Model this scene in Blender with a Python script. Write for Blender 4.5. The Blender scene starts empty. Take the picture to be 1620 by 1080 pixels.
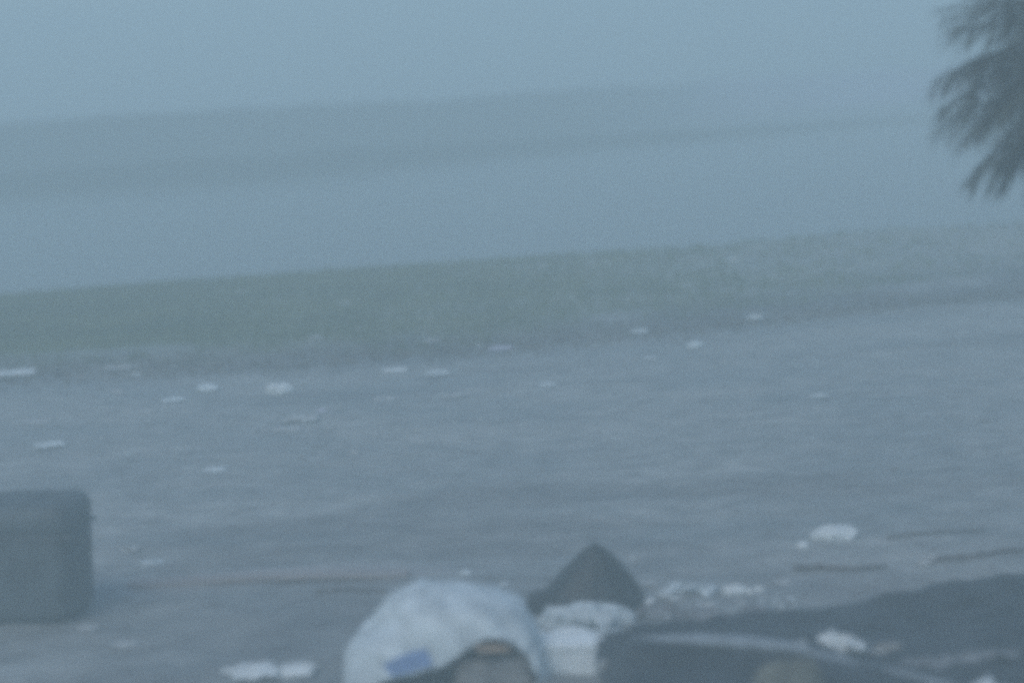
import bpy, bmesh, math, random
import numpy as np
from mathutils import Vector, Matrix

SC = bpy.context.scene
COL = SC.collection
R = math.radians

# ------------------------------------------------------------------ camera
HFOV = 26.0
CAMZ = 5.4
F = 810 / math.tan(R(HFOV / 2))             # focal length in pixels of the 1620 wide photograph
PITCH = math.atan((540 - 20) / F)           # downwards
ROLL = R(3.0)
f0 = Vector((0, math.cos(PITCH), -math.sin(PITCH)))
u0 = Vector((0, math.sin(PITCH), math.cos(PITCH)))
r0 = Vector((1, 0, 0))
RR = r0 * math.cos(ROLL) - u0 * math.sin(ROLL)
UU = u0 * math.cos(ROLL) + r0 * math.sin(ROLL)
CAM = Vector((0, 0, CAMZ))
cd = bpy.data.cameras.new('camera')
cam = bpy.data.objects.new('camera', cd)
COL.objects.link(cam)
cam.matrix_world = Matrix(((RR.x, UU.x, -f0.x, 0), (RR.y, UU.y, -f0.y, 0), (RR.z, UU.z, -f0.z, CAMZ), (0, 0, 0, 1)))
cd.sensor_width = 36
cd.lens = 18 / math.tan(R(HFOV / 2))
cd.clip_start = 0.1
cd.clip_end = 3000
cd.dof.use_dof = True
cd.dof.focus_distance = 28.0
cd.dof.aperture_fstop = 0.36
SC.camera = cam

# ------------------------------------------------------------------ sky, sun, exposure
SUN_EL, SUN_AZ = R(48), R(215)
w = bpy.data.worlds.new('World')
SC.world = w
w.use_nodes = True
nt = w.node_tree
nt.nodes.clear()
wo = nt.nodes.new('ShaderNodeOutputWorld')
bg = nt.nodes.new('ShaderNodeBackground')
sk = nt.nodes.new('ShaderNodeTexSky')
sk.sky_type = 'NISHITA'
sk.sun_disc = False
sk.sun_elevation = SUN_EL
sk.sun_rotation = SUN_AZ
sk.air_density = 1.0
sk.dust_density = 1.0
sk.ozone_density = 3.0
bg.inputs['Strength'].default_value = 0.15
nt.links.new(sk.outputs[0], bg.inputs['Color'])
nt.links.new(bg.outputs[0], wo.inputs['Surface'])
sd = bpy.data.lights.new('sun', 'SUN')
sd.energy = 1.0
sd.angle = R(40)
sd.color = (1.0, 0.97, 0.92)
so = bpy.data.objects.new('sun', sd)
COL.objects.link(so)
sdir = Vector((math.sin(SUN_AZ) * math.cos(SUN_EL), math.cos(SUN_AZ) * math.cos(SUN_EL), math.sin(SUN_EL)))
so.rotation_euler = sdir.to_track_quat('Z', 'Y').to_euler()
SC.view_settings.view_transform = 'Standard'
SC.view_settings.look = 'None'
SC.view_settings.exposure = -0.05
SC.view_settings.gamma = 1.0
SC.view_settings.use_curve_mapping = False
SC.render.engine = 'CYCLES'
SC.cycles.max_bounces = 6
SC.cycles.volume_bounces = 3
SC.cycles.use_denoising = False
SC.cycles.pixel_filter_type = 'BLACKMAN_HARRIS'
SC.cycles.filter_width = 6.0
SC.cycles.sample_clamp_indirect = 4.0

HAZE = 0.021


# ------------------------------------------------------------------ placing
def ray(px, py):
    return (f0 * F + RR * (px - 810) - UU * (py - 540)).normalized()


def G(px, py, z=0.0):
    d = ray(px, py)
    return CAM + d * ((z - CAMZ) / d.z)


def AT(px, py, Y):
    d = ray(px, py)
    return CAM + d * (Y / d.y)


# ------------------------------------------------------------------ numpy noise
def _hash(ix, iy, iz, seed):
    h = (ix * 374761393 + iy * 668265263 + iz * 2147483647 + seed * 1274126177) & 0xffffffff
    h = ((h ^ (h >> 13)) * 1274126177) & 0xffffffff
    h = h ^ (h >> 16)
    return (h & 0xffff) / 32767.5 - 1.0


def vnoise(x, y, z=None, seed=0):
    x = np.asarray(x, float); y = np.asarray(y, float)
    z = np.zeros_like(x) if z is None else np.asarray(z, float)
    ix, iy, iz = (np.floor(a).astype(np.int64) for a in (x, y, z))
    fx, fy, fz = x - ix, y - iy, z - iz
    sx, sy, sz = (a * a * (3 - 2 * a) for a in (fx, fy, fz))
    out = 0
    for dx in (0, 1):
        for dy in (0, 1):
            for dz in (0, 1):
                wgt = (sx if dx else 1 - sx) * (sy if dy else 1 - sy) * (sz if dz else 1 - sz)
                out = out + wgt * _hash(ix + dx, iy + dy, iz + dz, seed)
    return out


def fbm(x, y, z=None, seed=0, octaves=4, gain=0.5):
    s, a, t = 0, 1.0, 0
    for k in range(octaves):
        m = 2.03 ** k
        s = s + a * vnoise(np.asarray(x) * m, np.asarray(y) * m, None if z is None else np.asarray(z) * m, seed + k * 7)
        t += a
        a *= gain
    return s / t


def sstep(a, b, v):
    t = np.clip((v - a) / (b - a), 0, 1)
    return t * t * (3 - 2 * t)


# ------------------------------------------------------------------ materials
def mat(name, col, rough=0.8, var=0.25, scale=6.0, bump=0.0, bscale=30.0, col2=None, stretch=(1, 1, 1), spec=0.3, trans=0.0):
    m = bpy.data.materials.new(name)
    m.use_nodes = True
    n = m.node_tree.nodes
    l = m.node_tree.links
    p = n['Principled BSDF']
    p.inputs['Roughness'].default_value = rough
    p.inputs['Specular IOR Level'].default_value = spec
    tc = n.new('ShaderNodeTexCoord')
    mp = n.new('ShaderNodeMapping')
    mp.inputs['Scale'].default_value = stretch
    l.new(tc.outputs['Object'], mp.inputs[0])
    no = n.new('ShaderNodeTexNoise')
    no.inputs['Scale'].default_value = scale
    no.inputs['Detail'].default_value = 6
    l.new(mp.outputs[0], no.inputs['Vector'])
    rp = n.new('ShaderNodeValToRGB')
    c = Vector(col)
    a = c * (1 - var)
    b = Vector(col2) if col2 else c * (1 + var)
    rp.color_ramp.elements[0].position = 0.35
    rp.color_ramp.elements[0].color = (*a, 1)
    rp.color_ramp.elements[1].position = 0.65
    rp.color_ramp.elements[1].color = (*b, 1)
    l.new(no.outputs['Fac'], rp.inputs[0])
    l.new(rp.outputs[0], p.inputs['Base Color'])
    if bump > 0:
        nb = n.new('ShaderNodeTexNoise')
        nb.inputs['Scale'].default_value = bscale
        nb.inputs['Detail'].default_value = 5
        l.new(mp.outputs[0], nb.inputs['Vector'])
        bp = n.new('ShaderNodeBump')
        bp.inputs['Strength'].default_value = bump
        bp.inputs['Distance'].default_value = 0.02
        l.new(nb.outputs['Fac'], bp.inputs['Height'])
        l.new(bp.outputs[0], p.inputs['Normal'])
    return m


M = dict(
    white=mat('dirty_white_plastic', (.68, .72, .70), .45, .18, 5, .4, 18),
    white2=mat('pale_film', (.56, .62, .62), .5, .22, 4, .4, 14),
    foam=mat('white_foam', (.80, .84, .81), .8, .1, 8, .3, 60),
    greyscrap=mat('muddy_paper', (.40, .42, .41), .9, .25, 7, .4, 20),
    lilac=mat('grey_lilac_film', (.46, .46, .54), .6, .2, 6),
    blue=mat('blue_print', (.20, .29, .47), .6, .2, 12),
    black=mat('black_bag_film', (.022, .026, .028), .45, .3, 4, .5, 14),
    tarp=mat('dark_tarpaulin', (.028, .035, .042), .6, .5, 2.6, .5, 12, col2=(.046, .054, .062)),
    mudbag=mat('mud_smeared_film', (.20, .21, .215), .8, .4, 6, .5, 16),
    hem=mat('pale_tarp_lining', (.23, .26, .275), .7, .25, 5, .3, 20),
    bin=mat('dark_bin_plastic', (.08, .098, .102), .6, .25, 3, .2, 20),
    binlid=mat('dark_lid_plastic', (.09, .105, .11), .6, .2, 3, .2, 20),
    card=mat('soaked_cardboard', (.27, .255, .23), .9, .3, 5, .5, 20),
    cardedge=mat('torn_tan_cardboard', (.38, .28, .19), .9, .25, 9, .4, 20),
    sack=mat('beige_woven_sack', (.15, .145, .11), .9, .3, 6, .5, 60),
    wood=mat('wet_weathered_plank', (.31, .285, .27), .8, .2, 3, .5, 12, stretch=(.4, 5, 5)),
    darkwood=mat('dark_soaked_wood', (.13, .12, .115), .8, .3, 3, .5, 12, stretch=(.4, 5, 5)),
    stone=mat('wet_stone', (.20, .20, .20), .7, .3, 5, .5, 18),
    trunk=mat('palm_trunk_bark', (.10, .085, .07), .9, .35, 4, .8, 14, stretch=(1, 1, 4)),
    frond=mat('palm_leaflet_green', (.06, .072, .056), .6, .4, 5),
    rachis=mat('palm_rachis_green', (.045, .052, .038), .6, .3, 5),
    grass=mat('grass_blade', (.11, .165, .035), .8, .3, .6, col2=(.17, .20, .06)),
    dry=mat('wrack_straw', (.16, .14, .11), .9, .4, 3),
    farveg=mat('far_shore_scrub', (.008, .009, .02), .9, .3, .5),
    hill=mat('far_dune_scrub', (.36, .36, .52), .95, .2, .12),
)


def ground_mat():
    m = bpy.data.materials.new('wet_mud')
    m.use_nodes = True
    n, l = m.node_tree.nodes, m.node_tree.links
    p = n['Principled BSDF']
    at = n.new('ShaderNodeAttribute')
    at.attribute_name = 'cover'                 # r: grass cover and painted haze fade, g: dark wet band, b: sandiness
    sp = n.new('ShaderNodeSeparateColor')
    l.new(at.outputs['Color'], sp.inputs[0])
    ge = n.new('ShaderNodeNewGeometry')
    mp = n.new('ShaderNodeMapping')
    mp.inputs['Scale'].default_value = (.6, 1.0, 1)
    l.new(ge.outputs['Position'], mp.inputs[0])

    def noise(sc, det=8, rough=.6):
        t = n.new('ShaderNodeTexNoise')
        t.inputs['Scale'].default_value = sc
        t.inputs['Detail'].default_value = det
        t.inputs['Roughness'].default_value = rough
        l.new(mp.outputs[0], t.inputs['Vector'])
        return t
    n1, n2, n3 = noise(.55), noise(3.5), noise(22)

    def ramp(src, a, b, pa=.35, pb=.65):
        r = n.new('ShaderNodeValToRGB')
        r.color_ramp.elements[0].position = pa
        r.color_ramp.elements[1].position = pb
        r.color_ramp.elements[0].color = (*a, 1)
        r.color_ramp.elements[1].color = (*b, 1)
        l.new(src, r.inputs[0])
        return r

    def mix(fac, a, b, mode='MIX'):
        x = n.new('ShaderNodeMix')
        x.data_type = 'RGBA'
        x.blend_type = mode
        if isinstance(fac, float):
            x.inputs[0].default_value = fac
        else:
            l.new(fac, x.inputs[0])
        for s, v in ((x.inputs[6], a), (x.inputs[7], b)):
            if isinstance(v, tuple):
                s.default_value = (*v, 1)
            else:
                l.new(v, s)
        return x.outputs[2]
    base = ramp(n1.outputs[0], (.25, .27, .262), (.385, .41, .395)).outputs[0]
    fine = ramp(n2.outputs[0], (.66, .66, .66), (1.12, 1.1, 1.08)).outputs[0]
    base = mix(1.0, base, fine, 'MULTIPLY')
    base = mix(.6, base, ramp(n3.outputs[0], (.85, .85, .85), (1.1, 1.1, 1.1)).outputs[0], 'MULTIPLY')
    base = mix(sp.outputs[1], base, (.085, .08, .082))
    base = mix(sp.outputs[2], base, (.40, .38, .37))
    grs = ramp(n2.outputs[0], (.085, .12, .03), (.14, .175, .05)).outputs[0]
    base = mix(sp.outputs[0], base, grs)
    l.new(base, p.inputs['Base Color'])
    rr = ramp(n1.outputs[0], (.45, .45, .45), (.85, .85, .85), .4, .6)
    l.new(rr.outputs[0], p.inputs['Roughness'])
    p.inputs['Specular IOR Level'].default_value = .35
    bp = n.new('ShaderNodeBump')
    bp.inputs['Strength'].default_value = .6
    bp.inputs['Distance'].default_value = .03
    l.new(n3.outputs[0], bp.inputs['Height'])
    l.new(bp.outputs[0], p.inputs['Normal'])
    return m


def water_mat():
    m = bpy.data.materials.new('grey_water')
    m.use_nodes = True
    n, l = m.node_tree.nodes, m.node_tree.links
    p = n['Principled BSDF']
    p.inputs['Base Color'].default_value = (.16, .19, .19, 1)
    p.inputs['Roughness'].default_value = .25
    p.inputs['IOR'].default_value = 1.33
    ge = n.new('ShaderNodeNewGeometry')
    mp = n.new('ShaderNodeMapping')
    mp.inputs['Scale'].default_value = (.35, 1, 1)
    l.new(ge.outputs['Position'], mp.inputs[0])
    t = n.new('ShaderNodeTexNoise')
    t.inputs['Scale'].default_value = 1.6
    t.inputs['Detail'].default_value = 6
    l.new(mp.outputs[0], t.inputs['Vector'])
    bp = n.new('ShaderNodeBump')
    bp.inputs['Strength'].default_value = .7
    bp.inputs['Distance'].default_value = .12
    l.new(t.outputs[0], bp.inputs['Height'])
    l.new(bp.outputs[0], p.inputs['Normal'])
    return m


# ------------------------------------------------------------------ mesh helpers
def mesh_np(name, verts, quads=None, tris=None, smooth=True):
    me = bpy.data.meshes.new(name)
    verts = np.asarray(verts, np.float32).reshape(-1, 3)
    loops, starts, tot = [], [], 0
    if quads is not None and len(quads):
        q = np.asarray(quads, np.int32).reshape(-1, 4)
        loops.append(q.ravel()); starts.append(np.arange(len(q)) * 4); tot = len(q) * 4
    if tris is not None and len(tris):
        t = np.asarray(tris, np.int32).reshape(-1, 3)
        loops.append(t.ravel()); starts.append(tot + np.arange(len(t)) * 3)
    loops = np.concatenate(loops); starts = np.concatenate(starts).astype(np.int32)
    me.vertices.add(len(verts)); me.vertices.foreach_set('co', verts.ravel())
    me.loops.add(len(loops)); me.loops.foreach_set('vertex_index', loops)
    me.polygons.add(len(starts)); me.polygons.foreach_set('loop_start', starts)
    me.update(calc_edges=True)
    me.polygons.foreach_set('use_smooth', np.full(len(starts), smooth))
    me.validate()
    return me


def grid_quads(nr, nc, wrap=False):
    i, j = np.meshgrid(np.arange(nr - 1), np.arange(nc if wrap else nc - 1), indexing='ij')
    a = i * nc + j
    b = i * nc + (j + 1) % nc
    return np.stack([a, b, b + nc, a + nc], -1).reshape(-1, 4)


def link(name, me, m, parent=None, loc=None):
    o = bpy.data.objects.new(name, me)
    if m is not None:
        me.materials.append(m)
    COL.objects.link(o)
    if loc is not None:
        o.location = loc
    if parent is not None:
        o.parent = parent
    return o


def tag(o, label=None, cat=None, group=None, kind=None):
    for k, v in (('label', label), ('category', cat), ('group', group), ('kind', kind)):
        if v:
            o[k] = v
    return o


def empty(name, loc, label, cat, group=None, rz=0):
    o = bpy.data.objects.new(name, None)
    o.empty_display_size = .1
    COL.objects.link(o)
    o.location = loc
    o.rotation_euler = (0, 0, rz)
    return tag(o, label, cat, group)


def bm_mesh(name, bm, smooth=False):
    me = bpy.data.meshes.new(name)
    bm.normal_update()
    bm.to_mesh(me)
    bm.free()
    if smooth:
        me.polygons.foreach_set('use_smooth', [True] * len(me.polygons))
    return me


def box_bm(sx, sy, sz, bev=.01, seg=2, jitter=0, seed=0, taper=1.0):
    bm = bmesh.new()
    bmesh.ops.create_cube(bm, size=1)
    for v in bm.verts:
        k = taper if v.co.z < 0 else 1
        v.co = Vector((v.co.x * sx * k, v.co.y * sy * k, (v.co.z + .5) * sz))
    bmesh.ops.bevel(bm, geom=bm.edges[:], offset=bev, segments=seg, affect='EDGES', profile=.5)
    if jitter:
        bmesh.ops.subdivide_edges(bm, edges=bm.edges[:], cuts=2, use_grid_fill=True)
        rn = random.Random(seed)
        for v in bm.verts:
            v.co += Vector((rn.uniform(-1, 1), rn.uniform(-1, 1), rn.uniform(-1, 1))) * jitter
    return bm


_ico = {}


def ico(sub):
    if sub not in _ico:
        bm = bmesh.new()
        bmesh.ops.create_icosphere(bm, subdivisions=sub, radius=1)
        bm.verts.ensure_lookup_table()
        _ico[sub] = (np.array([v.co[:] for v in bm.verts]), np.array([[v.index for v in f.verts] for f in bm.faces]))
        bm.free()
    v, f = _ico[sub]
    return v.copy(), f.copy()


def crumple(w, d, h, seed, sub=4, amp=.35, freq=1.6, smooth=False, peak=0.0):
    """a crumpled closed lump: creased by ridged noise, flat underneath, base at z = 0"""
    v, f = ico(sub)
    n1 = fbm(v[:, 0] * freq + seed, v[:, 1] * freq, v[:, 2] * freq, seed, 3)
    n2 = 1 - 2 * np.abs(fbm(v[:, 0] * freq * 2.1, v[:, 1] * freq * 2.1 + seed, v[:, 2] * freq * 2.1, seed + 31, 3))
    r = 1 + amp * n1 * 1.4 + amp * .5 * n2
    p = v * r[:, None]
    if peak:
        up = np.clip(p[:, 2], 0, None)
        p[:, 0] *= 1 - peak * np.clip(up, 0, 1.1) * .6
        p[:, 1] *= 1 - peak * np.clip(up, 0, 1.1) * .6
    p[:, 2] = np.where(p[:, 2] < -.25, -.25 + (p[:, 2] + .25) * .08, p[:, 2])
    p[:, 2] -= p[:, 2].min()
    p[:, 0] *= w / np.ptp(p[:, 0]); p[:, 1] *= d / np.ptp(p[:, 1]); p[:, 2] *= h / p[:, 2].max()
    p[:, 0] -= (p[:, 0].max() + p[:, 0].min()) / 2
    return mesh_np('crumpled', p, tris=f, smooth=smooth)


def sheet(w, d, h, seed, n=26):
    """a creased thin sheet lying on the ground, with ragged outline and real thickness"""
    u, v = np.meshgrid(np.linspace(-1, 1, n), np.linspace(-1, 1, n), indexing='ij')
    rag = 1 + .28 * fbm(u * 1.7 + seed, v * 1.7, None, seed, 3)
    x = u * w / 2 * rag
    y = v * d / 2 * rag
    rid = 1 - 2 * np.abs(fbm(u * 2.2 + seed, v * 2.2, None, seed + 5, 3))
    z = h * np.clip(.45 + .55 * rid + .3 * fbm(u * 1.3, v * 1.3 + seed, None, seed + 9, 2), .03, None) * (1 - .6 * np.maximum(abs(u), abs(v)) ** 3)
    top = np.stack([x, y, z + .004], -1).reshape(-1, 3)
    bot = np.stack([x, y, z - .004], -1).reshape(-1, 3)
    q = grid_quads(n, n)
    N = n * n
    edge = [i * n for i in range(n)] + [(n - 1) * n + j for j in range(1, n)] + [i * n + n - 1 for i in range(n - 2, -1, -1)] + [j for j in range(n - 2, 0, -1)]
    side = [[edge[k], edge[(k + 1) % len(edge)], edge[(k + 1) % len(edge)] + N, edge[k] + N] for k in range(len(edge))]
    return mesh_np('sheet', np.concatenate([top, bot]), quads=np.concatenate([q, q[:, ::-1] + N, side]))


def tube(points, radii, seg=8, squash=1.0):
    pts = [Vector(p) for p in points]
    vs = []
    for i, p in enumerate(pts):
        t = (pts[min(i + 1, len(pts) - 1)] - pts[max(i - 1, 0)]).normalized()
        a = t.cross(Vector((0, 0, 1)))
        if a.length < 1e-4:
            a = Vector((1, 0, 0))
        a.normalize()
        b = a.cross(t).normalized()
        r = radii[i] if hasattr(radii, '__len__') else radii
        for k in range(seg):
            an = 2 * math.pi * k / seg
            vs.append(p + a * math.cos(an) * r + b * math.sin(an) * r * squash)
    q = list(map(list, grid_quads(len(pts), seg, True)))
    vs.append(pts[0]); vs.append(pts[-1])
    n = len(pts) * seg
    t3 = [[n, (k + 1) % seg, k] for k in range(seg)] + [[n + 1, n - seg + k, n - seg + (k + 1) % seg] for k in range(seg)]
    return mesh_np('tube', np.array([v[:] for v in vs]), quads=q, tris=t3)


# ------------------------------------------------------------------ GROUND
def line(pts):
    """a pixel polyline on the ground as functions x -> y (world)"""
    g = [G(*p) for p in pts]
    xs = [p.x for p in g]; ys = [p.y for p in g]
    return lambda X: np.interp(X, xs, ys)


grass_top = line([(0, 476), (430, 443), (850, 416), (1250, 385), (1620, 356)])
grass_low = line([(0, 572), (430, 556), (760, 532), (1100, 492), (1350, 462), (1620, 440)])
bank_foot = line([(0, 600), (430, 580), (760, 556), (1100, 522), (1350, 492), (1620, 468)])


def ground_z(x, y):
    x = np.asarray(x, float); y = np.asarray(y, float)
    gt, gl, bf = grass_top(x), grass_low(x), bank_foot(x)
    z = .05 * fbm(x * .25, y * .3, None, 3, 3) + .022 * fbm(x * 1.1, y * 1.4, None, 11, 4) + .022 * fbm(x * 3.2, y * 3.2, None, 21, 3)
    near = np.clip((30 - y) / 14, 0, 1)
    z = z + near * (.035 * (1 - 2 * np.abs(fbm(x * 1.1, y * 1.5, None, 41, 3))) - .01)
    z = z + .16 * sstep(0, 1, (y - bf) / np.maximum(gl - bf, .3)) * (1 - sstep(0, 1, (y - gt + 1.2) / 2.2))
    z = z - .95 * sstep(gt - .4, gt + 4.5, y)
    return z


def axis(segments):
    out = []
    for a, b, s in segments:
        out.append(np.arange(a, b, s))
    return np.concatenate(out)


xs = axis([(-400, -60, 20), (-60, -17, 1.5), (-17, 17, .085), (17, 60, 1.5), (60, 401, 20)])
ys = axis([(-380, -20, 20), (-20, 13, 1.5), (13, 54, .085), (54, 120, 2.0), (120, 421, 20)])
X, Y = np.meshgrid(xs, ys, indexing='xy')
Z = ground_z(X, Y)
me = mesh_np('ground', np.stack([X, Y, Z], -1), quads=grid_quads(len(ys), len(xs)))
gt, gl, bf = grass_top(X), grass_low(X), bank_foot(X)
nz = fbm(X * .6, Y * .9, None, 77, 4)
nz2 = fbm(X * .16, Y * .5, None, 99, 3)
gcov_haze = sstep(-.25, .35, (Y - gl) / 2.5 + .35 + nz * .45) * (1 - sstep(gt - .6, gt + .5, Y)) * np.clip(1.0 - .052 * (X + 8) + .3 * nz2, .08, 1)  # green thins towards the right, painting in thicker haze on that side
dark = np.exp(-((Y - (bf * .35 + gl * .65)) / (.75 * (gl - bf) + .45)) ** 2) * np.clip(.85 + nz, 0, 1) * .85
dark = np.maximum(dark, sstep(.25, .55, nz2) * .35)
dark = np.maximum(dark, sstep(22.5, 18.5, Y) * np.clip(.28 + .5 * nz, 0, 1))
pstrip = line([(120, 935), (420, 912), (700, 905)])
sand = np.exp(-((Y - pstrip(X)) / .28) ** 2) * sstep(-4.2, -3.2, X) * (1 - sstep(-1.0, .2, X)) * np.clip(.75 + nz, 0, 1) * .8
rightpatch = np.exp(-(((X - 3.4) / 1.8) ** 2 + ((Y - 20.4) / 1.0) ** 2)) * .35
sand = np.maximum(sand, rightpatch * np.clip(.6 + nz2, 0, 1))
ca = me.color_attributes.new('cover', 'FLOAT_COLOR', 'POINT')
c = np.stack([gcov_haze, dark, sand, np.ones_like(gcov_haze)], -1).astype(np.float32)
ca.data.foreach_set('color', c.ravel())
tag(link('ground', me, ground_mat()), kind='structure')

# water beyond the grass bank
wx = axis([(-400, -60, 20), (-60, 60, 1.0), (60, 401, 20)])
wy = axis([(38, 95, .4), (95, 420, 8)])
X, Y = np.meshgrid(wx, wy, indexing='xy')
Z = -.30 + .05 * fbm(X * .22, Y * .6, None, 5, 3) * (np.abs(X) < 70)
me = mesh_np('water', np.stack([X, Y, Z], -1), quads=grid_quads(len(wy), len(wx)))
tag(link('water', me, water_mat()), kind='structure')


# far low shore and the ridge behind it
def ridge(name, crest, foot, back, mt, seed, rough, cols=420, kind='structure'):
    """crest: pixels and depth; foot: pixels at water level"""
    cp = [AT(px, py, Yd) for px, py, Yd in crest]
    fp = [G(px, py, -.3) for px, py in foot]
    x0, x1 = -55, 62
    x = np.linspace(x0, x1, cols)
    cy = np.interp(x, [p.x for p in cp], [p.y for p in cp])
    cz = np.interp(x, [p.x for p in cp], [p.z for p in cp])
    fy = np.interp(x, [p.x for p in fp], [p.y for p in fp])
    cz = cz + rough * fbm(x * .35, x * 0, None, seed, 4)
    rows = []
    for t in np.linspace(0, 1, 14):
        yy = fy + (cy - fy) * t
        zz = -.5 + (cz + .5) * math.sin(t * math.pi / 2) ** .8
        rows.append(np.stack([x, yy + .5 * rough * fbm(x * .6, t * 3 + x * 0, None, seed + 3, 3), zz + rough * .5 * (t > 0) * fbm(x * 1.2, t * 4 + x * 0, None, seed + 8, 3)], -1))
    for t in np.linspace(.1, 1, 8):
        rows.append(np.stack([x, cy + back * t, cz - (cz + .8) * t ** 1.4], -1))
    v = np.stack(rows, 0)
    return tag(link(name, mesh_np(name, v, quads=grid_quads(v.shape[0], cols)), mt), kind=kind)


ridge('far_shore', [(-700, 322, 81), (0, 276, 81), (430, 246, 83), (850, 217, 90), (1400, 187, 98), (2300, 130, 108)],
      [(-700, 352), (0, 303), (430, 276), (850, 238), (1400, 194), (2300, 136)], 4, M['farveg'], 5, .12)
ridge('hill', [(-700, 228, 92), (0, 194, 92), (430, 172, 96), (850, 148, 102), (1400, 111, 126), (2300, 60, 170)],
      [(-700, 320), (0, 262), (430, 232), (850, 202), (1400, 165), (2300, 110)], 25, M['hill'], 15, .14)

# ------------------------------------------------------------------ grass
rng = np.random.default_rng(5)


def blades(name, P, hgt, wid, mt, nb=5, lean=.5):
    n = len(P)
    P = np.repeat(P, nb, 0)
    hgt = np.repeat(hgt, nb) * rng.uniform(.6, 1.15, n * nb)
    a = rng.uniform(0, 2 * np.pi, n * nb)
    P = P + np.stack([np.cos(a) * .05, np.sin(a) * .05, 0 * a], -1) * rng.uniform(0, 1, n * nb)[:, None]
    la = rng.uniform(0, 2 * np.pi, n * nb)
    L = np.stack([np.cos(la) - .5, np.sin(la), 0 * la], -1) * (lean * hgt * rng.uniform(.3, 1.2, n * nb))[:, None]
    S = np.stack([-np.sin(a), np.cos(a), 0 * a], -1) * wid
    up = np.array([0, 0, 1.0])
    v = np.stack([P - S, P + S, P + L * .4 + up * hgt[:, None] * .6 + S * .6, P + L + up * hgt[:, None]], 1).reshape(-1, 3)
    b = np.arange(n * nb)[:, None] * 4
    t = np.concatenate([b + np.array([0, 1, 2]), b + np.array([0, 2, 3])])
    return tag(link(name, mesh_np(name, v, tris=t, smooth=False), mt), kind='stuff')


N = 36000
gx = rng.uniform(-14, 15, N)
gy = grass_low(gx) - 1.2 + (grass_top(gx) + 1.3 - grass_low(gx)) * rng.uniform(0, 1, N)
keep = rng.uniform(0, 1, N) < sstep(-.3, .5, (gy - grass_low(gx)) / 2.5 + .3 + .7 * fbm(gx * .6, gy * .9, None, 77, 4)) * np.clip(1.0 - .055 * (gx + 8) + .3 * fbm(gx * .4, gy * .5, None, 6, 3), .08, 1)  # blades also thin out rightwards, standing in for denser haze
gx, gy = gx[keep], gy[keep]
blades('grass', np.stack([gx, gy, ground_z(gx, gy) - .01], -1), rng.uniform(.06, .15, len(gx)), .008, M['grass'])
# straw and wrack along the foot of the bank
N = 5000
gx = rng.uniform(-13, 14, N)
gy = bank_foot(gx) + rng.normal(0, .5, N) + .3
blades('wrack_straw', np.stack([gx, gy, ground_z(gx, gy)], -1), rng.uniform(.02, .05, N), .012, M['dry'], 4, 2.0)

# small clods and shell bits on the mud
v, f = ico(1)
N = 2600
gy = 13.5 + 24 * rng.uniform(0, 1, N) ** 1.2
gx = rng.uniform(-1, 1, N) * (gy * .27)
s = rng.uniform(.005, .016, N) * (1 + (rng.uniform(0, 1, N) > .97) * 1.2)
keep = gy < bank_foot(gx)
gx, gy, s = gx[keep], gy[keep], s[keep]
P = np.stack([gx, gy, ground_z(gx, gy) + s * .2], -1)
vv = P[:, None, :] + v[None] * s[:, None, None] * np.stack([rng.uniform(.9, 2.2, len(s)), rng.uniform(.8, 1.4, len(s)), rng.uniform(.4, .8, len(s))], -1)[:, None, :]
ff = f[None] + (np.arange(len(s)) * len(v))[:, None, None]
tag(link('gravel', mesh_np('gravel', vv, tris=ff.reshape(-1, 3), smooth=False), M['stone']), kind='stuff')


def on(px, py, dz=0.0):
    g = G(px, py)
    for _ in range(3):
        g = G(px, py, float(ground_z(g.x, g.y)))
    return Vector((g.x, g.y, float(ground_z(g.x, g.y)) + dz))


def mpp(g):
    return (g - CAM).length / F


# ------------------------------------------------------------------ PALM (its trunk stands just outside the frame)
PD = 19.0
crown = AT(1900, 40, PD)
pz = float(ground_z(crown.x, crown.y))
palm = empty('palm_tree', (crown.x + .25, crown.y, pz), 'dark palm tree whose wind-blown drooping fronds reach into the frame above the water', 'palm tree')
tp = [Vector((-.02 + .0, 0, -.1)), Vector((.05, .05, 1.2)), Vector((.02, 0, 2.6)), Vector((-.12, 0, 4.0)), Vector((-.25, 0, crown.z - pz))]
pts, rad = [], []
for i in range(40):
    t = i / 39 * (len(tp) - 1)
    k = min(int(t), len(tp) - 2)
    pts.append(tp[k].lerp(tp[k + 1], t - k))
    rad.append(.19 - .05 * i / 39 + (.018 if i % 2 else 0))
link('trunk', tube(pts, rad, 14), M['trunk'], palm)


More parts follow.
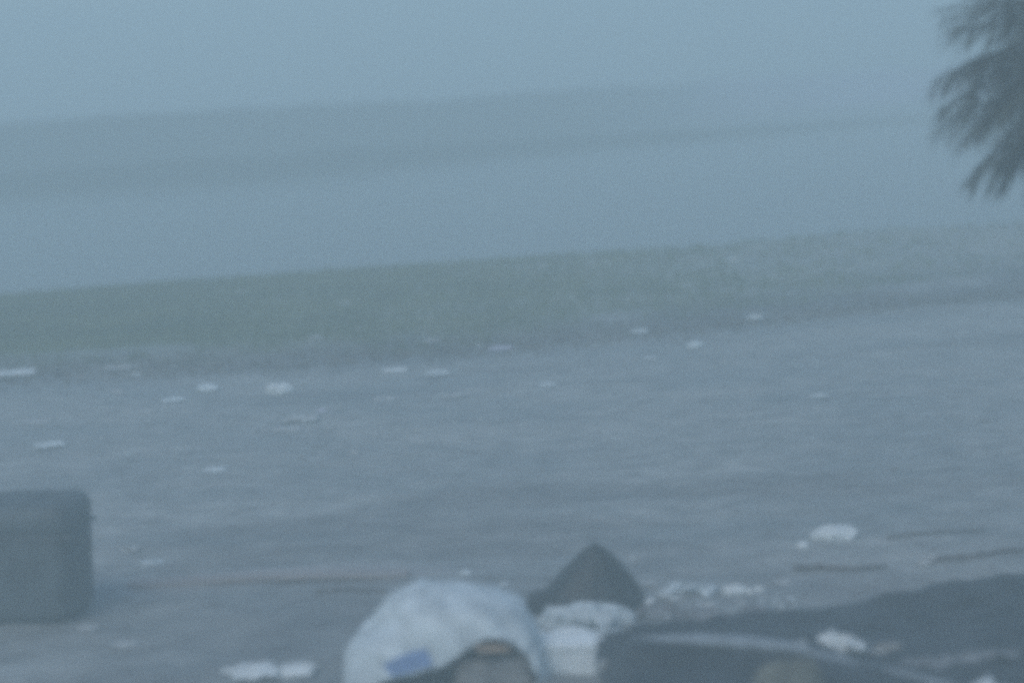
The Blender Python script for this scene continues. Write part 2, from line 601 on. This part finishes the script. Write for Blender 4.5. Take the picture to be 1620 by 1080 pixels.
def frond(base, tip, lift, rn, nl=34, ll=.58, thick=.012):
    """base, tip in the palm's own space; quadratic arch; leaflets hang and are blown to the side"""
    mid = (base + tip) / 2 + Vector((0, 0, lift))
    P = [base.lerp(mid, t).lerp(mid.lerp(tip, t), t) for t in [i / 24 for i in range(25)]]
    rach = link('frond', tube(P, [thick * 1.6 * (1 - .85 * i / 24) + .002 for i in range(25)], 6), M['rachis'], palm)
    V, T = [], []
    for i in range(nl):
        t = .14 + .86 * i / (nl - 1)
        p = base.lerp(mid, t).lerp(mid.lerp(tip, t), t)
        tg = (mid.lerp(tip, t) - base.lerp(mid, t)).normalized()
        side = tg.cross(Vector((0, 0, 1))).normalized()
        for s in (-1, 1):
            for rep in range(1 + (i % 3 == 0)):
                L = ll * (math.sin(math.pi * min(1, .18 + t * .72)) ** .7) * rn.uniform(.75, 1.1)
                d = (tg * rn.uniform(.55, 1.15) + side * s * rn.uniform(.5, 1.1) + Vector((0, 0, 1)) * rn.uniform(-1.0, .45)).normalized()
                wv = d.cross(Vector((rn.uniform(-.4, .4), rn.uniform(-.4, .4), 1))).normalized() * rn.uniform(.006, .012)
                droop = Vector((0, 0, -1)) * L * rn.uniform(.1, .35)
                b = len(V)
                q = p + d * L * .5 + droop * .25
                e = p + d * L + droop
                V += [p - wv * .5, p + wv * .5, q + wv, q - wv, e]
                T += [[b, b + 1, b + 2], [b, b + 2, b + 3], [b + 3, b + 2, b + 4]]
    link('leaflets', mesh_np('leaflets', np.array([v[:] for v in V]), tris=T, smooth=False), M['frond'], rach)
    return rach


rn = random.Random(8)
O = Vector(palm.location)
base = crown - O
# fronds the photograph shows (their tips by place), then the rest of the crown
vis = [(1540, -25, 19, .1), (1530, 0, 18.6, .1), (1575, -45, 19.3, .12)]
vis = [((v_[0], v_[1]), v_[2], v_[3]) for v_ in vis]
for px, py, n_, sp in [(1508, 16, 2, 18), (1510, 46, 2, 12), (1580, 5, 3, 20), (1484, 122, 3, 18), (1496, 160, 2, 16), (1494, 200, 2, 12),
                       (1528, 212, 2, 10), (1550, 105, 3, 22), (1570, 172, 3, 18), (1545, 274, 3, 10), (1580, 284, 3, 10), (1590, 245, 3, 16),
                       (1610, 130, 3, 20), (1615, 200, 3, 20), (1635, 290, 2, 14), (1655, 355, 2, 12), (1600, 40, 2, 20)]:
    for _ in range(n_):
        q_ = (px + rn.uniform(-.6, 1.2) * sp, py + rn.uniform(-1, 1) * sp * .6)
        vis.append((q_, rn.uniform(18.3, 19.7), .10 + .5 * max(0, q_[1] - 20) / 280 + rn.uniform(-.05, .08)))
for (px, py), Yd, lift in vis:
    frond(base + Vector((rn.uniform(-.05, .05), rn.uniform(-.05, .05), rn.uniform(-.1, .1))), AT(px, py, Yd) - O, lift, rn)
for k in range(16):
    az = math.radians(-125 + 250 * k / 15 + rn.uniform(-6, 6))
    el = rn.uniform(-.9, .9)
    Lf = rn.uniform(1.7, 2.3)
    tipv = base + Vector((math.cos(az) * Lf * math.cos(el), math.sin(az) * Lf * math.cos(el), Lf * math.sin(el) * .8 + .1))
    frond(base, tipv, rn.uniform(.3, .6), rn, 34)

# ------------------------------------------------------------------ DARK BIN at the left edge
b0 = on(12, 972)
s = mpp(b0)
bw, bh = 262 * s, 182 * s
bin_ = empty('plastic_bin', b0, 'large dark rounded plastic bin standing in the mud at the left edge', 'bin', rz=R(-6))
link('body', bm_mesh('body', box_bm(bw * .99, .9, bh * .86, .18, 6, taper=.95), True), M['bin'], bin_, (0, 0, -.03))
link('lid', bm_mesh('lid', box_bm(bw * .985, .90, bh * .30, .15, 7), True), M['bin'], bin_, (0, 0, bh * .70))
link('rim', bm_mesh('rim', box_bm(bw * .998, .91, .03, .012, 3), True), M['binlid'], bin_, (0, 0, bh * .72))


# ------------------------------------------------------------------ WHITE PLASTIC SHEET thrown over something, centre front
def catmull(P, n):
    P = [Vector(p) for p in P]
    out = []
    m = len(P) - 1
    for i in range(n):
        t = i / (n - 1) * m
        k = min(int(t), m - 1)
        t -= k
        a, b, c_, d = P[max(k - 1, 0)], P[k], P[k + 1], P[min(k + 2, m)]
        out.append(.5 * ((2 * b) + (c_ - a) * t + (2 * a - 5 * b + 4 * c_ - d) * t * t + (3 * b - a - 3 * c_ + d) * t ** 3))
    return out


lipY = G(700, 1078).y
sec = [
    ([(572, 1100), (612, 1074), (650, 1064), (700, 1052), (738, 1024), (775, 1008), (815, 1022), (838, 1050), (850, 1085)], lipY - .32),
    ([(552, 1092), (578, 1046), (625, 1010), (670, 990), (715, 975), (765, 972), (815, 990), (842, 1022), (858, 1075)], lipY - .22),
    ([(552, 1085), (556, 1030), (604, 994), (645, 955), (700, 948), (760, 946), (810, 962), (840, 992), (862, 1062)], lipY + .04),
    ([(560, 1078), (562, 1012), (598, 976), (648, 934), (700, 929), (770, 932), (812, 946), (835, 972), (862, 1052)], lipY + .34),
    ([(565, 1066), (585, 1016), (622, 982), (662, 948), (705, 937), (765, 938), (800, 952), (828, 982), (852, 1040)], lipY + .62),
    ([(565, 1052), (590, 1030), (625, 1012), (660, 1003), (700, 1000), (750, 1000), (790, 1010), (815, 1022), (838, 1032)], lipY + .95),
]
NU, NV = 90, 64
rows = [catmull([AT(px, py, Yd) for px, py in s_], NU) for s_, Yd in sec]
grid = np.array([[v[:] for v in catmull([rows[k][i] for k in range(len(rows))], NV)] for i in range(NU)])   # NU x NV x 3
shc = on(700, 1075)
uu, vv_ = np.meshgrid(np.linspace(0, 1, NU), np.linspace(0, 1, NV), indexing='ij')
cr = .038 * (1 - 2 * np.abs(fbm(uu * 6 + vv_ * 1.2, vv_ * 1.6, None, 61, 3))) + .03 * fbm(uu * 3, vv_ * 2, None, 62, 2) + .012 * (1 - 2 * np.abs(fbm(uu * 16 - vv_ * 3, vv_ * 4, None, 63, 2)))
cen = np.array([shc.x, shc.y + .4, shc.z + .3])
dirn = grid - cen
dirn /= np.linalg.norm(dirn, axis=-1, keepdims=True)
grid = grid + dirn * cr[..., None]
root = empty('plastic_sheet', shc, 'big crumpled white plastic sheet draped in an arch, with a blue printed patch', 'plastic sheet')
me = mesh_np('film', grid - np.array(shc[:]), quads=grid_quads(NU, NV))
film = link('film', me, M['white2'], root)
sm = film.modifiers.new('thickness', 'SOLIDIFY')
sm.thickness = .012
# the blue print: a patch of the sheet's own surface, 4 mm proud
iu = [i for i in range(NU) if .17 <= i / (NU - 1) <= .35]
iv = [j for j in range(NV) if .03 <= j / (NV - 1) <= .12]
pv = np.array([[grid[i, j] + dirn[i, j] * .03 for j in iv] for i in iu]) - np.array(shc[:])
link('printed_patch', mesh_np('patch', pv, quads=grid_quads(len(iu), len(iv))), M['blue'], root)

# soaked box under the arch
bx = on(778, 1094)
box = empty('cardboard_box', bx + Vector((0, .22, 0)), 'soaked dark brown cardboard box with a torn tan flap under the white sheet', 'box', rz=R(12))
link('carton', bm_mesh('carton', box_bm(.58, .42, .27, .05, 3, .02, 3)), M['card'], box, (0, 0, -.02))
bm = box_bm(.26, .20, .014, .004, 1, .008, 8)
fl = link('flap', bm_mesh('flap', bm), M['cardedge'], box, (-.03, -.19, .37))
fl.rotation_euler = (R(14), R(8), R(10))

# ------------------------------------------------------------------ BLACK RUBBISH BAG
g = on(938, 962)
s = mpp(g)
root = empty('rubbish_bag', g, 'black tied rubbish bag rising to a point behind crumpled white plastic', 'rubbish bag')
nA = 96
zz = np.linspace(0, 1, 60)
prof = np.interp(zz, [0, .06, .2, .4, .6, .78, .9, 1.0], [.48, .535, .51, .43, .335, .235, .16, .09])
th = np.linspace(0, 2 * np.pi, nA, endpoint=False)
Tm, Zm = np.meshgrid(th, zz, indexing='xy')
rr = prof[:, None] * (1 + .16 * fbm(np.cos(Tm) * 1.6, np.sin(Tm) * 1.6, Zm * 3, 4, 4) + .06 * (1 - 2 * np.abs(fbm(np.cos(Tm) * 4, np.sin(Tm) * 4, Zm * 1.2, 9, 2))) * (.4 + .6 * Zm))
Wb, Hb = 166 * s, 102 * s
xb = np.cos(Tm) * rr * Wb + (-.30 + .36 * Zm) * .18 * (1 - Zm) * Wb + .04 * Zm * Wb
yb = np.sin(Tm) * rr * Wb * .85
zb = Zm * Hb
vb = np.stack([xb, yb, zb - .03], -1).reshape(-1, 3)
link('bag', mesh_np('bag', vb, quads=grid_quads(60, nA, True)), M['black'], root)
kn = link('knot', crumple(.13, .12, .075, 12, 3, .3, 2.0), M['black'], root, (.04 * Wb, 0, Hb - .055))


# ------------------------------------------------------------------ LITTER and the rest, one object each
def lump(name, px, py, wpx, hpx, label, cat, mt='white', seed=1, dpx=None, sub=3, amp=.35, rz=0.0, group=None, peak=0, smooth=False):
    g = on(px, py + hpx * .5)
    s = mpp(g)
    d = (dpx or wpx * .7) * s
    o = link(name, crumple(wpx * s, d, hpx * s * .92, seed, sub, amp, smooth=smooth, peak=peak), M[mt], None, (g.x, g.y, g.z - .004))
    o.rotation_euler = (0, 0, rz)
    return tag(o, label, cat, group)


def flat(name, px, py, wpx, hpx, label, cat, mt='white', seed=1, dpx=None, rz=0.0, group=None):
    g = on(px, py)
    s = mpp(g)
    d = (dpx or wpx) * s
    h = max(.02, hpx * s * .62)
    o = link(name, sheet(wpx * s, d, h, seed, 22), M[mt], None, (g.x, g.y, g.z + .004))
    o.rotation_euler = (0, 0, rz)
    return tag(o, label, cat, group)


# front group beside the sheet
lump('plastic_bag', 936, 968, 140, 44, 'crumpled white plastic bag lying against the foot of the black rubbish bag', 'plastic bag', 'white2', 21, 66, 4, .42)
flat('plastic_film', 985, 960, 70, 26, 'torn strip of white film trailing right from beneath the black rubbish bag', 'plastic film', 'white', 22, 60, R(-25))
lump('plastic_bag', 902, 1000, 78, 26, 'small rounded white plastic bag on top of the white foam box', 'plastic bag', 'foam', 23, 50, 4, .25)
gb = on(876, 1062)
s = mpp(gb)
fb = empty('foam_box', gb, 'white foam box with a closed lid between the draped sheet and the dark tarpaulin', 'foam box', rz=R(-4))
bwx = 134 * s
link('box_body', bm_mesh('box_body', box_bm(bwx, .34, 40 * s, .012, 3)), M['foam'], fb, (0, .1, -.02))
link('lid', bm_mesh('lid', box_bm(bwx * 1.03, .36, 11 * s, .01, 3)), M['foam'], fb, (0, .1, 40 * s - .016))
flat('paper_scrap', 962, 1001, 44, 10, 'narrow pale paper scrap beside the rounded bag, above the other scrap', 'paper scrap', 'white2', 24, 26)
flat('paper_scrap', 955, 1014, 42, 9, 'pale paper scrap at the upper right corner of the foam box', 'paper scrap', 'foam', 25, 24)
lump('plastic_bag', 952, 1048, 30, 22, 'small grey translucent bag squeezed between foam box and dark tarpaulin', 'plastic bag', 'greyscrap', 26, 24)
flat('plastic_film', 404, 1066, 66, 26, 'bright white plastic film at the bottom edge, left half of a torn pair', 'plastic film', 'white', 27, 74, R(6))
flat('plastic_film', 470, 1064, 58, 20, 'bright white plastic film at the bottom edge, right half of a torn pair', 'plastic film', 'white', 28, 58, R(-8))
lump('plastic_bag', 1320, 839, 74, 24, 'white rounded plastic bag lying alone on the mud, right of centre', 'plastic bag', 'white', 29, 50, 4, .28)
lump('plastic_scrap', 1271, 859, 26, 9, 'small white scrap just left of the lone rounded bag', 'plastic scrap', 'white', 30)
flat('plastic_film', 1098, 934, 72, 12, 'thin flat white film in the row behind the tarpaulin, its left piece', 'plastic film', 'white2', 31, 36)
lump('plastic_bag', 1163, 930, 44, 15, 'bright crumpled white bag in the middle of the row behind the tarpaulin', 'plastic bag', 'white', 32, 30)
lump('plastic_scrap', 1201, 929, 20, 12, 'small upright white scrap at the right end of the row behind the tarpaulin', 'plastic scrap', 'white', 33, 14)
flat('paper_scrap', 1120, 960, 26, 12, 'faint muddy paper scrap between the tarpaulin edge and the row of white films', 'paper scrap', 'greyscrap', 34, 26)
lump('plastic_bag', 1330, 1006, 84, 26, 'crumpled white bag lying on the dark tarpaulin with its end pointing down right', 'plastic bag', 'white', 35, 24, 4, .45, R(-32))
lump('woven_sack', 1248, 1062, 108, 56, 'dull beige woven sack slumped on the tarpaulin at the bottom edge', 'sack', 'sack', 36, 90, 4, .22)
flat('plastic_film', 1582, 1096, 118, 22, 'white plastic film lying at the bottom right corner on the tarpaulin', 'plastic film', 'white', 37, 60, R(-6))
flat('paper_scrap', 1393, 1023, 34, 8, 'muddy paper scrap right of the crumpled bag on the tarpaulin', 'paper scrap', 'greyscrap', 38, 22)
flat('plastic_film', 1462, 1046, 70, 12, 'dull grey film on the tarpaulin above the white corner film', 'plastic film', 'mudbag', 51, 40, R(-8))
flat('plastic_film', 1560, 1030, 84, 9, 'long faint grey film on the tarpaulin near the right edge', 'plastic film', 'mudbag', 52, 30, R(4))
flat('paper_scrap', 1408, 1019, 40, 8, 'reddish grey soaked strip on the tarpaulin right of the crumpled bag and the muddy scrap', 'paper scrap', 'card', 53, 24)
flat('paper_scrap', 1265, 1016, 22, 8, 'tiny pale scrap left of the crumpled bag on the tarpaulin', 'paper scrap', 'greyscrap', 39, 20)


flat('plastic_film', 990, 950, 46, 16, 'slanting white film leaning on the right foot of the black rubbish bag', 'plastic film', 'white', 40, 40, R(-30))
lump('muddy_bag', 1035, 962, 62, 22, 'dull grey mud-smeared bag right of the white bags under the black one', 'bag', 'mudbag', 41, 40, 3, .4)
lump('muddy_bag', 1105, 968, 74, 18, 'low muddy bag at the tarpaulin edge below the thin flat film', 'bag', 'mudbag', 42, 50, 3, .4)
lump('muddy_bag', 1195, 962, 56, 16, 'low muddy bag at the tarpaulin edge below the small upright scrap', 'bag', 'mudbag', 43, 40, 3, .45)
lump('sack', 860, 948, 60, 40, 'dark slumped sack wedged between draped sheet and black rubbish bag', 'sack', 'tarp', 44, 40, 3, .35)


# dark tarpaulin: a thick creased sheet heaped over the right foreground
tx = np.linspace(0, 1, 150)
tv = np.linspace(0, 1, 64)
topx = [948, 1060, 1150, 1260, 1360, 1450, 1540, 1620, 1760]
topy = [1004, 992, 984, 972, 958, 940, 924, 908, 880]
V = np.zeros((len(tv), len(tx), 3))
for i, u in enumerate(tx):
    px = 948 + 812 * u
    ty = float(np.interp(px, topx, topy))
    a = on(px, ty)
    b = G(px + 10, 1180)
    for j, v_ in enumerate(tv):
        p = a.lerp(b, v_)
        V[j, i] = (p.x, p.y, 0)
Vx, Vy = V[..., 0], V[..., 1]
U_, V_ = np.meshgrid(tx, tv, indexing='xy')
edge = np.clip(np.minimum(np.minimum(U_ * 16, V_ * 10), 1), 0, 1)
hump = .07 + .06 * fbm(Vx * .9, Vy * 1.3, None, 8, 2) + .05 * (1 - 2 * np.abs(fbm(Vx * 1.0 + .3 * Vy, Vy * 1.9, None, 18, 3))) + .03 * (1 - 2 * np.abs(fbm(Vx * 2.6, Vy * 3.4, None, 28, 3)))
HZ = .30
_hl = [G(px, py, HZ) for px, py in [(930, 1012), (1000, 1008), (1060, 1006), (1120, 1006), (1190, 1011), (1245, 1022), (1300, 1037), (1350, 1049), (1405, 1064), (1450, 1080), (1510, 1100), (1800, 1210)]]
hly = np.interp(Vx, [p.x for p in _hl], [p.y for p in _hl])
block = sstep(.10, -.03, Vy - hly) * sstep(_hl[0].x + .08, _hl[0].x + .30, Vx) * (1 - .55 * sstep(hly - .3, hly - 1.1, Vy)) * (1 - .5 * sstep(_hl[5].x, _hl[9].x, Vx))
hump = hump + (HZ - .06) * block
V[..., 2] = ground_z(Vx, Vy) + .012 + np.clip(hump, .015, None) * edge
V[..., 0] += .03 * fbm(U_ * 9, V_ * 9, None, 2, 3) * (1 - edge)
V[..., 1] += .06 * fbm(U_ * 14, V_ * 4, None, 3, 3) * (V_ < .02)
to = on(1280, 1040)
root = empty('tarpaulin', to, 'dark blue-grey tarpaulin spread over the bottom right, creased, with a pale turned hem', 'tarpaulin')
tm = link('sheet', mesh_np('sheet', V - np.array(to[:]), quads=grid_quads(len(tv), len(tx))), M['tarp'], root)
sm = tm.modifiers.new('thickness', 'SOLIDIFY')
sm.thickness = .01


def tarp_z(x, y):
    k = np.argmin((Vx - x) ** 2 + (Vy - y) ** 2)
    return float(V[..., 2].ravel()[k])


hp = catmull([Vector((px, py, r)) for px, py, r in [(1000, 1010, 3), (1060, 1012, 9), (1120, 1014, 14), (1190, 1018, 14), (1245, 1026, 11), (1300, 1038, 9), (1350, 1048, 7), (1405, 1060, 6), (1450, 1072, 8), (1510, 1090, 9)]], 46)
def hit(px, py):
    """where the line of sight through (px, py) meets the tarpaulin"""
    d = ray(px, py)
    t = 14.0
    while t < 26:
        p = CAM + d * t
        if p.z < tarp_z(p.x, p.y):
            break
        t += .02
    return CAM + d * t


P, Rd = [], []
for h_ in hp:
    g = hit(h_.x, h_.y)
    P.append(Vector((g.x, g.y, tarp_z(g.x, g.y) + .004)) - to)
    Rd.append(h_.z * mpp(g) * 1.5)
for _ in range(3):
    P = [P[0]] + [(P[k - 1] + P[k] * 2 + P[k + 1]) / 4 for k in range(1, len(P) - 1)] + [P[-1]]
link('hem', tube(P, Rd, 10, .45), M['hem'], root)
# things on the tarpaulin rest on it
for o in list(COL.objects):
    if 'on the' in o.get('label', '') and 'tarpaulin' in o['label'] or o.get('label', '').endswith('corner on the tarpaulin'):
        pr = o.location - CAM
        q = Vector((pr.dot(RR), pr.dot(UU), pr.dot(f0)))
        g = hit(810 + F * q.x / q.z, 540 - F * q.y / q.z + 6)
        o.location = (g.x, g.y, tarp_z(g.x, g.y) - .01)


# planks and driftwood
def plank(px0, py0, px1, py1, thick, deep, label, name='plank', cat='plank', mt='wood', seed=0):
    a, b = on(px0, py0), on(px1, py1)
    L = (b - a).length
    bm = box_bm(L, deep, thick, .008, 2)
    bmesh.ops.subdivide_edges(bm, edges=[e for e in bm.edges if abs(e.verts[0].co.x - e.verts[1].co.x) > L * .5], cuts=16, use_grid_fill=False)
    for v in bm.verts:
        v.co.z += .012 * math.sin(v.co.x * 2.4 + seed)
        v.co.y += .02 * math.sin(v.co.x * 1.7 + seed * 2)
    c_ = (a + b) / 2
    o = link(name, bm_mesh(name, bm), M[mt], None, (c_.x, c_.y, max(a.z, b.z, c_.z) - .02))
    o.rotation_euler = (0, -math.atan2(b.z - a.z, (b - a).xy.length), math.atan2(b.y - a.y, b.x - a.x))
    return tag(o, label, cat)


plank(205, 925, 648, 908, .05, .22, 'long pale weathered plank half sunk in mud between bin and black bag', seed=1)


def branch(pts, r, label, seed=0, mt='darkwood'):
    P = [on(*p) for p in pts]
    c_ = P[0].copy()
    P = catmull([p - c_ for p in P], 26)
    rn_ = random.Random(seed)
    o = link('driftwood', tube([p + Vector((0, rn_.uniform(-.01, .01), r * .3 + rn_.uniform(0, .02))) for p in P], [r * (1 - .5 * i / 25) * rn_.uniform(.85, 1.15) for i in range(26)], 8), M[mt], None, c_)
    return tag(o, label, 'driftwood')


branch([(1258, 902), (1300, 900), (1350, 902), (1402, 898)], .035, 'dark straight driftwood stick lying below the lone white bag', 1)
branch([(1480, 888), (1530, 883), (1575, 876), (1622, 872)], .03, 'dark driftwood stick near the right edge above the tarpaulin', 2)
branch([(1405, 852), (1450, 846), (1500, 843), (1560, 840)], .018, 'thin faint driftwood stick at the right, farthest of the three beyond the tarpaulin', 3)
branch([(500, 938), (560, 934), (610, 936)], .02, 'short dark stick lying just below the long pale plank', 4)
flat('paper_scrap', 1475, 884, 34, 8, 'pale paper scrap at the left end of the driftwood near the right edge', 'paper scrap', 'greyscrap', 60, 20)
flat('plastic_scrap', 1462, 893, 26, 10, 'faint film scrap below the left end of the right edge driftwood', 'plastic scrap', 'greyscrap', 61, 18, R(-30))
flat('paper_scrap', 1545, 918, 34, 6, 'faint pale scrap at the tarpaulin upper edge near the right side', 'paper scrap', 'greyscrap', 62, 20)

# scraps over the mud flat: (name, px, py, w, h, material, flat?, label)
scr = [
    ('plastic_film', 22, 578, 66, 8, 'white', 1, 'long bright white film strip at the left edge below the grass'),
    ('paper_scrap', 190, 578, 44, 6, 'greyscrap', 1, 'faint yellowish scrap at the grass foot, above left of a tiny white one'),
    ('plastic_scrap', 215, 590, 18, 5, 'white', 0, 'tiny white scrap under the grass foot in the left quarter'),
    ('plastic_bag', 328, 611, 44, 11, 'white2', 0, 'dull pale bag with a pointed right end, left of the brightest bag'),
    ('plastic_bag', 441, 612, 48, 17, 'white', 0, 'brightest white bag on the left half of the mud flat'),
    ('plastic_film', 275, 635, 34, 9, 'white2', 1, 'slanting pale film just below left of the dull pointed bag'),
    ('paper_scrap', 186, 622, 18, 8, 'greyscrap', 1, 'faint grey scrap left of the slanting pale film'),
    ('plastic_scrap', 508, 648, 18, 5, 'lilac', 0, 'tiny lilac white scrap below right of the brightest bag'),
    ('plastic_film', 478, 664, 50, 10, 'greyscrap', 1, 'wide faint grey film below the brightest bag'),
    ('plastic_film', 80, 706, 40, 12, 'white2', 1, 'pale curved film alone near the left edge above the bin'),
    ('paper_scrap', 341, 743, 34, 5, 'white2', 1, 'thin pale strip alone on the mud below the faint grey film'),
    ('plastic_scrap', 560, 713, 16, 7, 'greyscrap', 0, 'small faint scrap on bare mud near the middle, right of the thin strip'),
    ('plastic_film', 625, 587, 38, 7, 'white', 1, 'narrow bright white film right of the brightest bag'),
    ('plastic_film', 693, 594, 30, 14, 'white2', 1, 'upright slanting pale film right of the narrow bright one'),
    ('foam_piece', 385, 460, 22, 5, 'white', 0, 'small white foam piece lying high in the green grass at left'),
    ('foam_piece', 548, 478, 16, 5, 'white2', 0, 'faint foam piece in the grass, right of the brighter grass piece'),
    ('plastic_scrap', 565, 521, 14, 5, 'white2', 0, 'tiny pale scrap at the lower grass edge near the middle'),
    ('paper_scrap', 500, 535, 20, 6, 'greyscrap', 1, 'faint paper scrap on the dark line below the grass, left of two pale ones'),
    ('paper_scrap', 684, 533, 26, 5, 'greyscrap', 1, 'faint flat scrap on the dark line under the grass near the middle'),
    ('plastic_film', 792, 553, 34, 9, 'lilac', 1, 'lilac pale film at the bank foot in the middle'),
    ('plastic_scrap', 757, 544, 14, 4, 'white2', 0, 'tiny pale scrap just left of the lilac film'),
    ('paper_scrap', 866, 609, 26, 5, 'white2', 1, 'thin pale strip on mud below right of the lilac film'),
    ('paper_scrap', 835, 609, 24, 4, 'greyscrap', 1, 'fainter strip touching the left of the thin pale strip'),
    ('paper_scrap', 612, 632, 34, 6, 'greyscrap', 1, 'faint slanted scrap below the narrow bright film'),
    ('paper_scrap', 718, 628, 30, 6, 'greyscrap', 1, 'faint slanted scrap below the upright slanting film'),
    ('plastic_bag', 1101, 543, 32, 12, 'white2', 0, 'pale crumpled bag at the bank foot right of the middle'),
    ('paper_scrap', 1010, 526, 28, 7, 'white2', 1, 'faint pale scrap left of the pale bag at the bank foot'),
    ('plastic_film', 1196, 505, 24, 12, 'white2', 1, 'faint slanting film on the dark bank line at the right'),
    ('paper_scrap', 1028, 567, 18, 5, 'white2', 1, 'small faint scrap below left of the pale bag at the bank foot'),
    ('plastic_scrap', 1146, 570, 14, 7, 'greyscrap', 0, 'small grey scrap below right of the pale bag at the bank foot'),
    ('plastic_scrap', 1226, 549, 14, 4, 'greyscrap', 0, 'tiny grey scrap below the slanting film on the bank line'),
    ('plastic_film', 1297, 628, 24, 7, 'white2', 1, 'lone pale film on the right half of the mud flat'),
    ('foam_piece', 1086, 450, 16, 6, 'white2', 0, 'faint foam piece in the grass right of the middle'),
    ('foam_piece', 1160, 411, 22, 8, 'white2', 0, 'faint pale foam piece near the top of the grass by the water'),
    ('plastic_film', 205, 870, 30, 8, 'greyscrap', 1, 'small pale film right of the dark bin'),
    ('plastic_film', 243, 891, 30, 8, 'white2', 1, 'slanting pale film just above the left end of the long plank'),
    ('plastic_scrap', 737, 903, 20, 7, 'white2', 0, 'small pinkish white scrap behind the top of the draped sheet'),
    ('plastic_scrap', 798, 922, 18, 5, 'white2', 0, 'tiny white scrap at the right shoulder of the draped sheet'),
    ('paper_scrap', 198, 1021, 34, 8, 'greyscrap', 1, 'faint muddy paper in the lower left below the dark bin'),
    ('paper_scrap', 140, 994, 30, 6, 'greyscrap', 1, 'faint muddy strip at the foot of the dark bin'),
    ('plastic_scrap', 1002, 880, 18, 6, 'greyscrap', 0, 'tiny faint scrap at the right shoulder of the black rubbish bag'),
    ('paper_scrap', 1060, 945, 34, 6, 'greyscrap', 1, 'faint flat scrap in the mud just left below the thin flat film of the row'),
    ('plastic_scrap', 1172, 950, 18, 5, 'greyscrap', 0, 'tiny grey scrap under the bright bag of the row behind the tarpaulin'),
    ('paper_scrap', 1240, 922, 24, 5, 'greyscrap', 1, 'faint scrap on mud right of the row behind the tarpaulin'),
    ('paper_scrap', 1028, 925, 22, 6, 'greyscrap', 1, 'small faint scrap between the black rubbish bag and the row of white films'),
    ('paper_scrap', 455, 680, 40, 5, 'greyscrap', 1, 'very faint strip under the wide faint grey film'),
    ('paper_scrap', 232, 652, 26, 5, 'greyscrap', 1, 'very faint strip below left of the slanting pale film'),
    ('paper_scrap', 58, 668, 38, 5, 'greyscrap', 1, 'faint strip on mud above the pale curved film'),
]
for k, (nm, px, py, ww, hh, mt, fl_, lab) in enumerate(scr):
    cat = nm.replace('_', ' ')
    if fl_:
        rz = {275: 25, 693: 40, 243: 28, 612: 18, 718: 20, 1196: -35, 80: 20, 1297: 20}.get(px, random.Random(k).uniform(-8, 8))
        flat(nm, px, py, ww * 1.1, hh * 1.0, lab, cat, mt, 100 + k, ww * .8, R(rz))
    else:
        lump(nm, px, py, ww, hh, lab, cat, mt, 200 + k, None, 3, .4)

# torn folds on the larger white pieces: each a part of its bag
fr = random.Random(31)
for o in [o for o in COL.objects if o.parent is None and o.type == 'MESH' and o.get('category') in ('plastic bag', 'plastic film', 'bag')]:
    dm = o.dimensions
    bb = [Vector(c_) for c_ in o.bound_box]
    wx_ = bb[6].x - bb[0].x
    if wx_ < .20 or o.location.y > 24 or 'lying alone' in o['label']:
        continue
    hz_ = bb[6].z
    for k in range(3):
        p = link('fold', sheet(wx_ * fr.uniform(.3, .55), wx_ * fr.uniform(.2, .4), max(.03, hz_ * fr.uniform(.35, .7)), 900 + fr.randint(0, 500), 12), o.data.materials[0], o)
        p.location = (wx_ * fr.uniform(-.5, .5), fr.uniform(-.25, .05) * wx_, hz_ * fr.uniform(0, .55))
        p.rotation_euler = (fr.uniform(-.2, .6), fr.uniform(-.5, .5), fr.uniform(-1.2, 1.2))

# tiny scraps nothing tells apart: built once per kind, then copied
def scatter(name, cat, label, group, spots, mt, base_w):
    protos = []
    for q in range(4):
        protos.append(sheet(base_w, base_w * .7, base_w * .3, 1500 + q * 7, 9))
        protos[-1].materials.append(M[mt])
    for k, (px, py) in enumerate(spots):
        g = on(px, py)
        z = g.z
        if g.y < 19.6 and px > 960:
            z = max(z, tarp_z(g.x, g.y))
        o = bpy.data.objects.new(name, protos[k % 4])
        COL.objects.link(o)
        o.location = (g.x, g.y, z + .003)
        o.rotation_euler = (0, 0, fr.uniform(0, 6.28))
        o.scale = (fr.uniform(.6, 1.5), fr.uniform(.5, 1.0), fr.uniform(.5, 1.2))
        tag(o, label, cat, group)


scatter('mud_scrap', 'scrap', 'tiny faint scrap scattered on the mud between the grass and the bin', 'tiny scraps on the mud at left',
        [(fr.uniform(20, 760), fr.uniform(596, 735)) for _ in range(34)], 'greyscrap', .10)
scatter('heap_scrap', 'scrap', 'tiny pale scrap in the rubbish strewn behind the tarpaulin', 'tiny scraps behind the tarpaulin',
        [(fr.uniform(1005, 1260), fr.uniform(925, 978)) for _ in range(22)], 'white2', .085)
scatter('film_shred', 'scrap', 'tiny white shred around the foot of the black rubbish bag', 'white shreds round the black rubbish bag',
        [(fr.uniform(858, 1020), fr.uniform(962, 1000)) for _ in range(16)], 'white', .12)

# ------------------------------------------------------------------ HAZE
bm = bmesh.new()
bmesh.ops.create_cube(bm, size=1)
for v in bm.verts:
    v.co = Vector((v.co.x * 900, v.co.y * 900 + 20, 8.6 if v.co.z > 0 else -3.2))
hz = link('haze', bm_mesh('haze', bm), None)
m = bpy.data.materials.new('haze')
m.use_nodes = True
n, l = m.node_tree.nodes, m.node_tree.links
n.clear()
out = n.new('ShaderNodeOutputMaterial')
pvn = n.new('ShaderNodeVolumePrincipled')
pvn.inputs['Color'].default_value = (.83, .978, .938, 1)
pvn.inputs['Density'].default_value = HAZE
pvn.inputs['Anisotropy'].default_value = 0.0
l.new(pvn.outputs[0], out.inputs['Volume'])
hz.data.materials.append(m)
tag(hz, kind='stuff')
